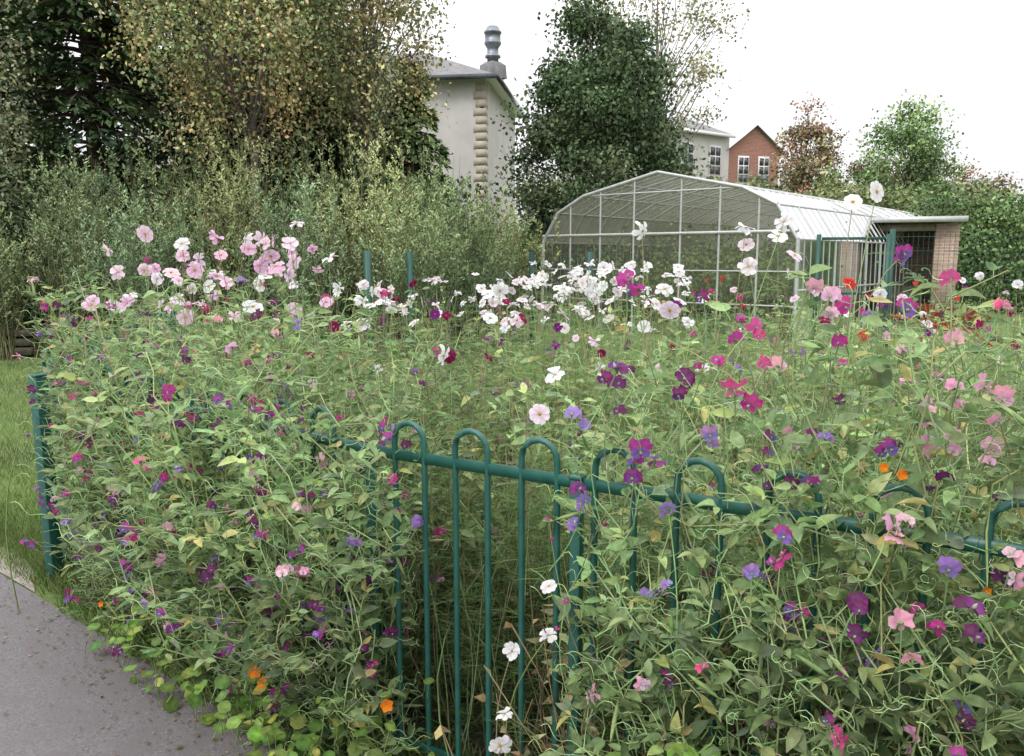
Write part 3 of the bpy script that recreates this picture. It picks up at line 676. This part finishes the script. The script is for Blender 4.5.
def win(m,p,d,w,h,z):
    ang=math.atan2(d[1],d[0]); n=np.array([d[1],-d[0]]); q=p+n*.03
    m.box((*q,z),(w,.08,h),M_white,ang); q2=p+n*.06
    for i in (-1,1):
        for j in (-1,0,1):
            qq=q2+d*i*w*.24; m.box((*qq,z+j*h*.31),(w*.4,.06,h*.26),M_dark,ang)
    q3=p+n*.06; m.box((*q3,z-h/2-.06),(w+.3,.18,.12),M_stone,ang)
m=MB(); quad(m,[(*A,0),(*B,0),(*B,He),(*A,He)],M_render)
A2=A+np.array([-4,7.]);quad(m,[(*A,0),(*A2,0),(*A2,He),(*A,He)],M_render); m.build('rendered_wall',parent=root)
m=MB(); d=norm(B-A)
for s,zz in ((3.6,7.1),(5.9,7.1),(1.2,7.1),(3.6,4.2),(5.9,4.2)): win(m,A+d*s,d,.95,1.7,zz)
dC=norm(C-B)
for s in (.95,2.3): win(m,B+dC*s,dC,.7,1.6,6.7)
m.build('windows',parent=root)
m=MB(); mid=(B+C)/2
m.add(np.array([(*B,0),(*C,0),(*C,He-.7),(*mid,He+.55),(*B,He-.7)]),[(0,1,2,3,4)],M_brick)
m.build('brick_gable',parent=root)
m=MB(); dep=np.array([-.6,.8])*6; n1=norm(np.array([d[1],-d[0]]))*.35
fr=A+n1-d*.3; br=B+n1
rA=A+np.array([-2,4.])
quad(m,[(*fr,He),(*(br),He),(*(B+dep*.5),He+1.3),(*(rA),He+1.3)],M_slate)
bk=np.array([1.5,6.]); nC=np.array([dC[1],-dC[0]])*.25
quad(m,[(*(B+nC-dC*.25),He-.85),(*(mid+nC),He+.65),(*(mid+bk),He+.65),(*(B+bk-dC*.25),He-.85)],M_slate)
quad(m,[(*(C+nC+dC*.25),He-.85),(*(mid+nC),He+.65),(*(mid+bk),He+.65),(*(C+bk+dC*.25),He-.85)],M_slate)
q=(fr+br)/2; m.box((*(q),He-.08),(np.linalg.norm(B-A)+.4,.1,.16),M_white,math.atan2(d[1],d[0]))
m.build('slate_roofs',parent=root)

# ---------------------------------------------------------------- greenhouse
def mat_glass(name, milk, col, ior):
    m=bpy.data.materials.new(name); m.use_nodes=True; nt=m.node_tree; nt.nodes.clear(); L=nt.links.new
    out=nt.nodes.new('ShaderNodeOutputMaterial'); tr=nt.nodes.new('ShaderNodeBsdfTransparent'); tr.inputs[0].default_value=(.78,.81,.76,1)
    df=nt.nodes.new('ShaderNodeBsdfDiffuse'); df.inputs[0].default_value=(*col,1); tl=nt.nodes.new('ShaderNodeBsdfTranslucent'); tl.inputs[0].default_value=(*col,1)
    gl=nt.nodes.new('ShaderNodeBsdfGlossy'); gl.inputs['Roughness'].default_value=.08; gl.inputs[0].default_value=(.8,.8,.8,1)
    a1=nt.nodes.new('ShaderNodeMixShader'); a1.inputs[0].default_value=.5; L(df.outputs[0],a1.inputs[1]);L(tl.outputs[0],a1.inputs[2])
    a2=nt.nodes.new('ShaderNodeMixShader')
    n=nt.nodes.new('ShaderNodeTexNoise'); n.inputs['Scale'].default_value=1.5; n.inputs['Detail'].default_value=5
    mr=nt.nodes.new('ShaderNodeMapRange'); mr.inputs['From Min'].default_value=.3; mr.inputs['From Max'].default_value=.7; mr.inputs['To Min'].default_value=milk*.4; mr.inputs['To Max'].default_value=min(1,milk*1.6); L(n.outputs['Fac'],mr.inputs[0]); L(mr.outputs[0],a2.inputs[0])
    L(tr.outputs[0],a2.inputs[1]); L(a1.outputs[0],a2.inputs[2])
    fr=nt.nodes.new('ShaderNodeFresnel'); fr.inputs[0].default_value=ior
    a3=nt.nodes.new('ShaderNodeMixShader'); L(fr.outputs[0],a3.inputs[0]); L(a2.outputs[0],a3.inputs[1]); L(gl.outputs[0],a3.inputs[2]); L(a3.outputs[0],out.inputs[0])
    return m
G_end=mat_glass('greenhouse_glass',.16,(.42,.42,.37),1.5); G_roof=mat_glass('greenhouse_roof_glass',.5,(.50,.48,.40),1.28)
gh=empty('greenhouse'); gu=np.array([.766,-.643]); gv=np.array([.643,.766]); G0=np.array([3.0,16.93]); GL=12.5
def GW(u,v,z): q=G0+gu*u+gv*v; return (q[0],q[1],z)
prof=[(-3,0),(-2.97,1.95),(-2.55,2.6),(-1.85,2.95),(0,3.35),(1.85,2.95),(2.55,2.6),(2.97,1.95),(3,0)]
fm=MB(); gm=MB(); gr=MB()
nb=12
for k in range(nb+1):
    v=GL*k/nb; r=.045 if k in(0,nb) else .026
    pts=np.array([GW(u,v,z) for u,z in prof])
    for i in range(len(pts)-1): fm.tubes(pts[i:i+2],r,M_alu,(.5,.5,.5),4)
for (u,z) in prof[1:-1]+[(3,1.0),(-3,1.0),(.95,3.15),(-.95,3.15)]:
    fm.tubes(np.array([GW(u,0,z),GW(u,GL,z)]),.025,M_alu,(.5,.5,.5),4)
for k in range(nb*3+1):
    v=GL*k/(nb*3)
    for i in range(len(prof)-1):
        fm.tubes(np.array([GW(prof[i][0],v,prof[i][1]),GW(prof[i+1][0],v,prof[i+1][1])]),.012,M_alu,(.5,.5,.5),4)
def ztop(u):
    u=abs(u)
    for (a0,z0),(a1,z1) in zip(prof[4:],prof[5:]):
        if a0<=u<=a1: return z0+(z1-z0)*(u-a0)/(a1-a0) if a1>a0 else z0
    return 1.9
for v in (0,GL):
    for u in (-2.2,-1.4,-.55,.55,1.4,2.2): fm.tubes(np.array([GW(u,v,0),GW(u,v,ztop(u))]),.026,M_alu,(.5,.5,.5),4)
    fm.tubes(np.array([GW(-2.97,v,2.1),GW(2.97,v,2.1)]),.04,M_alu,(.5,.5,.5),4)
    fm.tubes(np.array([GW(-2.98,v,1.35),GW(-.55,v,1.35)]),.018,M_alu,(.5,.5,.5),4); fm.tubes(np.array([GW(.55,v,1.35),GW(2.98,v,1.35)]),.018,M_alu,(.5,.5,.5),4)
    fm.tubes(np.array([GW(-2.98,v,.7),GW(-.55,v,.7)]),.02,M_alu,(.5,.5,.5),4); fm.tubes(np.array([GW(.55,v,.7),GW(2.98,v,.7)]),.02,M_alu,(.5,.5,.5),4)
    fm.tubes(np.array([GW(-1.85,v,2.95),GW(1.85,v,2.95)]),.022,M_alu,(.5,.5,.5),4)
    pts=[GW(u,v,z) for u,z in prof]; gm.add(np.array(pts),[tuple(range(len(pts)))],G_end)
for i in range(len(prof)-1):
    (u0,z0),(u1,z1)=prof[i],prof[i+1]
    quad(gr,[GW(u0,.02,z0),GW(u0,GL-.02,z0),GW(u1,GL-.02,z1),GW(u1,.02,z1)], G_end if i in(0,7) else G_roof)
fm.build('frame',parent=gh); gm.build('end_glazing',parent=gh); gr.build('roof_glazing',parent=gh)
m=MB()
gang=math.atan2(gv[1],gv[0])-math.pi/2
for u in (-2.2,2.2):
    m.box(GW(u,6,.8),(1.1,11,.05),M_wood,gang)
    for v in (1,3,5,7,9,11): m.box(GW(u,v,.385),(.9,.06,.77),M_wood,gang)
m.build('benches',parent=gh)
m=MB(); n=16000; cu=pick([(-2.2,0,0),(2.2,0,0),(-1.2,0,0),(1.0,0,0),(0,0,0)],n)[:,0]; cv=np.round(U(0,14,n))*.85; zz=.6+np.abs(N(0,.65,n))
q=G0[None]+gu[None]*(cu+N(0,.3,n))[:,None]+gv[None]*(np.clip(cv+N(0,.15,n),.3,12))[:,None]
m.inst(*DIA,np.stack([q[:,0],q[:,1],zz.clip(0,2.3)],1),rdir(n),rdir(n),U(.06,.14,n),M_far,jit(pick([(.20,.28,.11),(.26,.31,.14),(.15,.21,.09)],n),n))
m.build('potted_plants',parent=gh)

root=empty('brick_outbuilding'); m=MB(); oc=np.array([9.55,19.6]); d=np.array([.94,-.34]); e=np.array([.34,.94]); an=math.atan2(d[1],d[0])
def O(u,v,z): q=oc+d*u+e*v; return (q[0],q[1],z)
m.box(O(-.85,0,1.2),(.2,.2,2.4),M_tan,an); m.box(O(.82,0,1.2),(.5,.2,2.4),M_tan,an); m.box(O(0.02,1.9,1.2),(1.7,.2,2.4),M_tan,an)
m.box(O(-.86,.98,1.2),(.18,1.6,2.396),M_tan,an); m.box(O(.97,.98,1.2),(.18,1.6,2.396),M_tan,an); m.build('walls',parent=root)
m=MB(); m.box(O(.05,.8,2.5),(2.2,2.4,.10),M_wood,an); m.box(O(.05,-.42,2.5),(2.24,.04,.13),M_alu,an); m.box(O(-.09,-.02,2.32),(1.30,.16,.16),M_wood,an)
m.build('flat_roof',parent=root)
m=MB(); m.box(O(-.1,1.2,.45),(1.2,.5,.9),M_wood,an); m.build('bench',parent=root)
m=MB()
for i in range(9):
    s=i*.17; m.box(O(-1.8+s*.9,-.1,1.05),(.03,.03,2.1),M_wood,an)
for z in (.1,.5,.9,1.3,1.7,2.08): m.box(O(-1.2,-.13,z),(1.36,.02,.04),M_wood,an)
m.build('trellis',parent=root)

# ---------------------------------------------------------------- green mesh fences
def meshfence(name,pts,H,sp=.07,postw=.06,step=2.5):
    m=MB()
    for A,B in zip(pts[:-1],pts[1:]):
        A=np.array(A,float);B=np.array(B,float);L=np.linalg.norm(B-A);d=(B-A)/L
        s=np.arange(0,L,sp); b=A+d*s[:,None]; n=len(s)
        m.tubes(np.stack([np.c_[b,np.full(n,.05)],np.c_[b,np.full(n,H)]],1),.003,M_mesh,(.5,.5,.5),3)
        for z in np.arange(.1,H+.01,.2): m.tubes(np.array([(*A,z),(*B,z)]),.004,M_mesh,(.5,.5,.5),4)
        k=int(max(1,round(L/step)))
        for i in range(k+1):
            q=A+d*L*i/k; m.box((*q,H/2+.03),(postw,postw,H+.06),M_mesh,math.atan2(d[1],d[0]))
    return m.build(name)
meshfence('green_mesh_fence',[(-2.0,11.2),(-1.5,11.9),(.3,12.3),(1.2,12.5)],1.64,postw=.07,step=1.9)
meshfence('green_mesh_fence',[(5.4,11.55),(9.4,11.0),(13,10.2)],1.95)
m=MB(); ga=math.atan2(-.27,.96)
for x,y in ((4.45,11.8),(5.35,11.55)): m.box((x,y,.97),(.06,.06,1.94),M_mesh,ga)
for z in (1.88,1.1,.2): m.box((4.9,11.675,z),(.85,.03,.04),M_mesh,ga)
for i in range(11): m.box((4.5+.08*i,11.782-.0215*i,1.04),(.008,.008,1.68),M_mesh,ga)
m.build('green_gate')

m=MB(); m.box((-8.6,13.0,.10),(1.5,.4,.12),M_wood,.2); m.box((-8.6,13.0,.25),(1.5,.4,.11),M_wood,.2); m.box((-8.6,13.0,.40),(1.54,.44,.10),M_wood,.2)
m.build('timber_planter')
m=MB(); c=np.array([6.8,12.4])
v=[(-.3,-.2,.7),(.3,-.2,.7),(.3,.2,.7),(-.3,.2,.7),(-.45,-.32,1.1),(.5,-.32,1.0),(.5,.32,1.0),(-.45,.32,1.1)]
m.add(np.array(v)+[*c,-.2],[(0,3,2,1),(0,1,5,4),(1,2,6,5),(2,3,7,6),(3,0,4,7)],M_red)
for s in(-.25,.25):
    m.tubes(np.array([(c[0]+.7,c[1]+s*.3,.2),(c[0]+.2,c[1]+s,.5),(c[0]-.5,c[1]+s,.62),(c[0]-1.0,c[1]+s,.75)]),.02,M_red,(.5,.5,.5),6); m.tubes(np.array([(c[0]-.3,c[1]+s,.55),(c[0]-.35,c[1]+s,.02)]),.02,M_red,(.5,.5,.5),6)
th=np.linspace(0,2*np.pi,13); m.tubes(np.stack([c[0]+.7+.16*np.cos(th),np.full(13,c[1]),.2+.16*np.sin(th)],1),.04,M_black,(.5,.5,.5),6)
m.build('wheelbarrow')

# ---------------------------------------------------------------- light
w=bpy.data.worlds.new('World'); sc.world=w; w.use_nodes=True; nt=w.node_tree; nt.nodes.clear(); L=nt.links.new
out=nt.nodes.new('ShaderNodeOutputWorld'); bg=nt.nodes.new('ShaderNodeBackground')
sky=nt.nodes.new('ShaderNodeTexSky'); sky.sky_type='NISHITA'; sky.sun_disc=False; sky.sun_elevation=R_(48); sky.sun_rotation=R_(-140)
tc=nt.nodes.new('ShaderNodeTexCoord'); sp=nt.nodes.new('ShaderNodeSeparateXYZ'); L(tc.outputs['Generated'],sp.inputs[0])
mr=nt.nodes.new('ShaderNodeMapRange'); mr.inputs['From Min'].default_value=0; mr.inputs['From Max'].default_value=.9; mr.inputs['To Min'].default_value=.80; mr.inputs['To Max'].default_value=2.7
L(sp.outputs['Z'],mr.inputs[0])
cm=nt.nodes.new('ShaderNodeTexNoise'); cm.inputs['Scale'].default_value=2.2; cm.inputs['Detail'].default_value=3; L(tc.outputs['Generated'],cm.inputs['Vector'])
cr_=nt.nodes.new('ShaderNodeMapRange'); cr_.inputs['From Min'].default_value=.3; cr_.inputs['From Max'].default_value=.7; cr_.inputs['To Min'].default_value=.95; cr_.inputs['To Max'].default_value=1.05; L(cm.outputs['Fac'],cr_.inputs[0])
mu=nt.nodes.new('ShaderNodeMath'); mu.operation='MULTIPLY'; L(mr.outputs[0],mu.inputs[0]); L(cr_.outputs[0],mu.inputs[1])
vm=nt.nodes.new('ShaderNodeVectorMath'); vm.operation='SCALE'; vm.inputs[0].default_value=(.99,.985,1.0); L(mu.outputs[0],vm.inputs['Scale'])
v2=nt.nodes.new('ShaderNodeVectorMath'); v2.operation='SCALE'; v2.inputs['Scale'].default_value=.008; L(sky.outputs[0],v2.inputs[0])
ad=nt.nodes.new('ShaderNodeVectorMath'); L(vm.outputs[0],ad.inputs[0]); L(v2.outputs[0],ad.inputs[1])
L(ad.outputs[0],bg.inputs[0]); bg.inputs[1].default_value=1.0; L(bg.outputs[0],out.inputs[0])
sd=bpy.data.lights.new('sun','SUN'); sd.energy=1.5; sd.angle=R_(20); sd.color=(1,.97,.92)
so=bpy.data.objects.new('sun',sd); sc.collection.objects.link(so); so.rotation_euler=(R_(42),0,R_(-40))
sc.view_settings.view_transform='Standard'; sc.view_settings.look='None'; sc.view_settings.exposure=0
cam=bpy.data.cameras.new('camera'); cam.lens=28.2; cam.sensor_width=36; cam.clip_end=1000; cam.clip_start=.05
co=bpy.data.objects.new('camera',cam); sc.collection.objects.link(co); co.location=(0,0,1.6); co.rotation_euler=(R_(81.5),0,0)
sc.camera=co
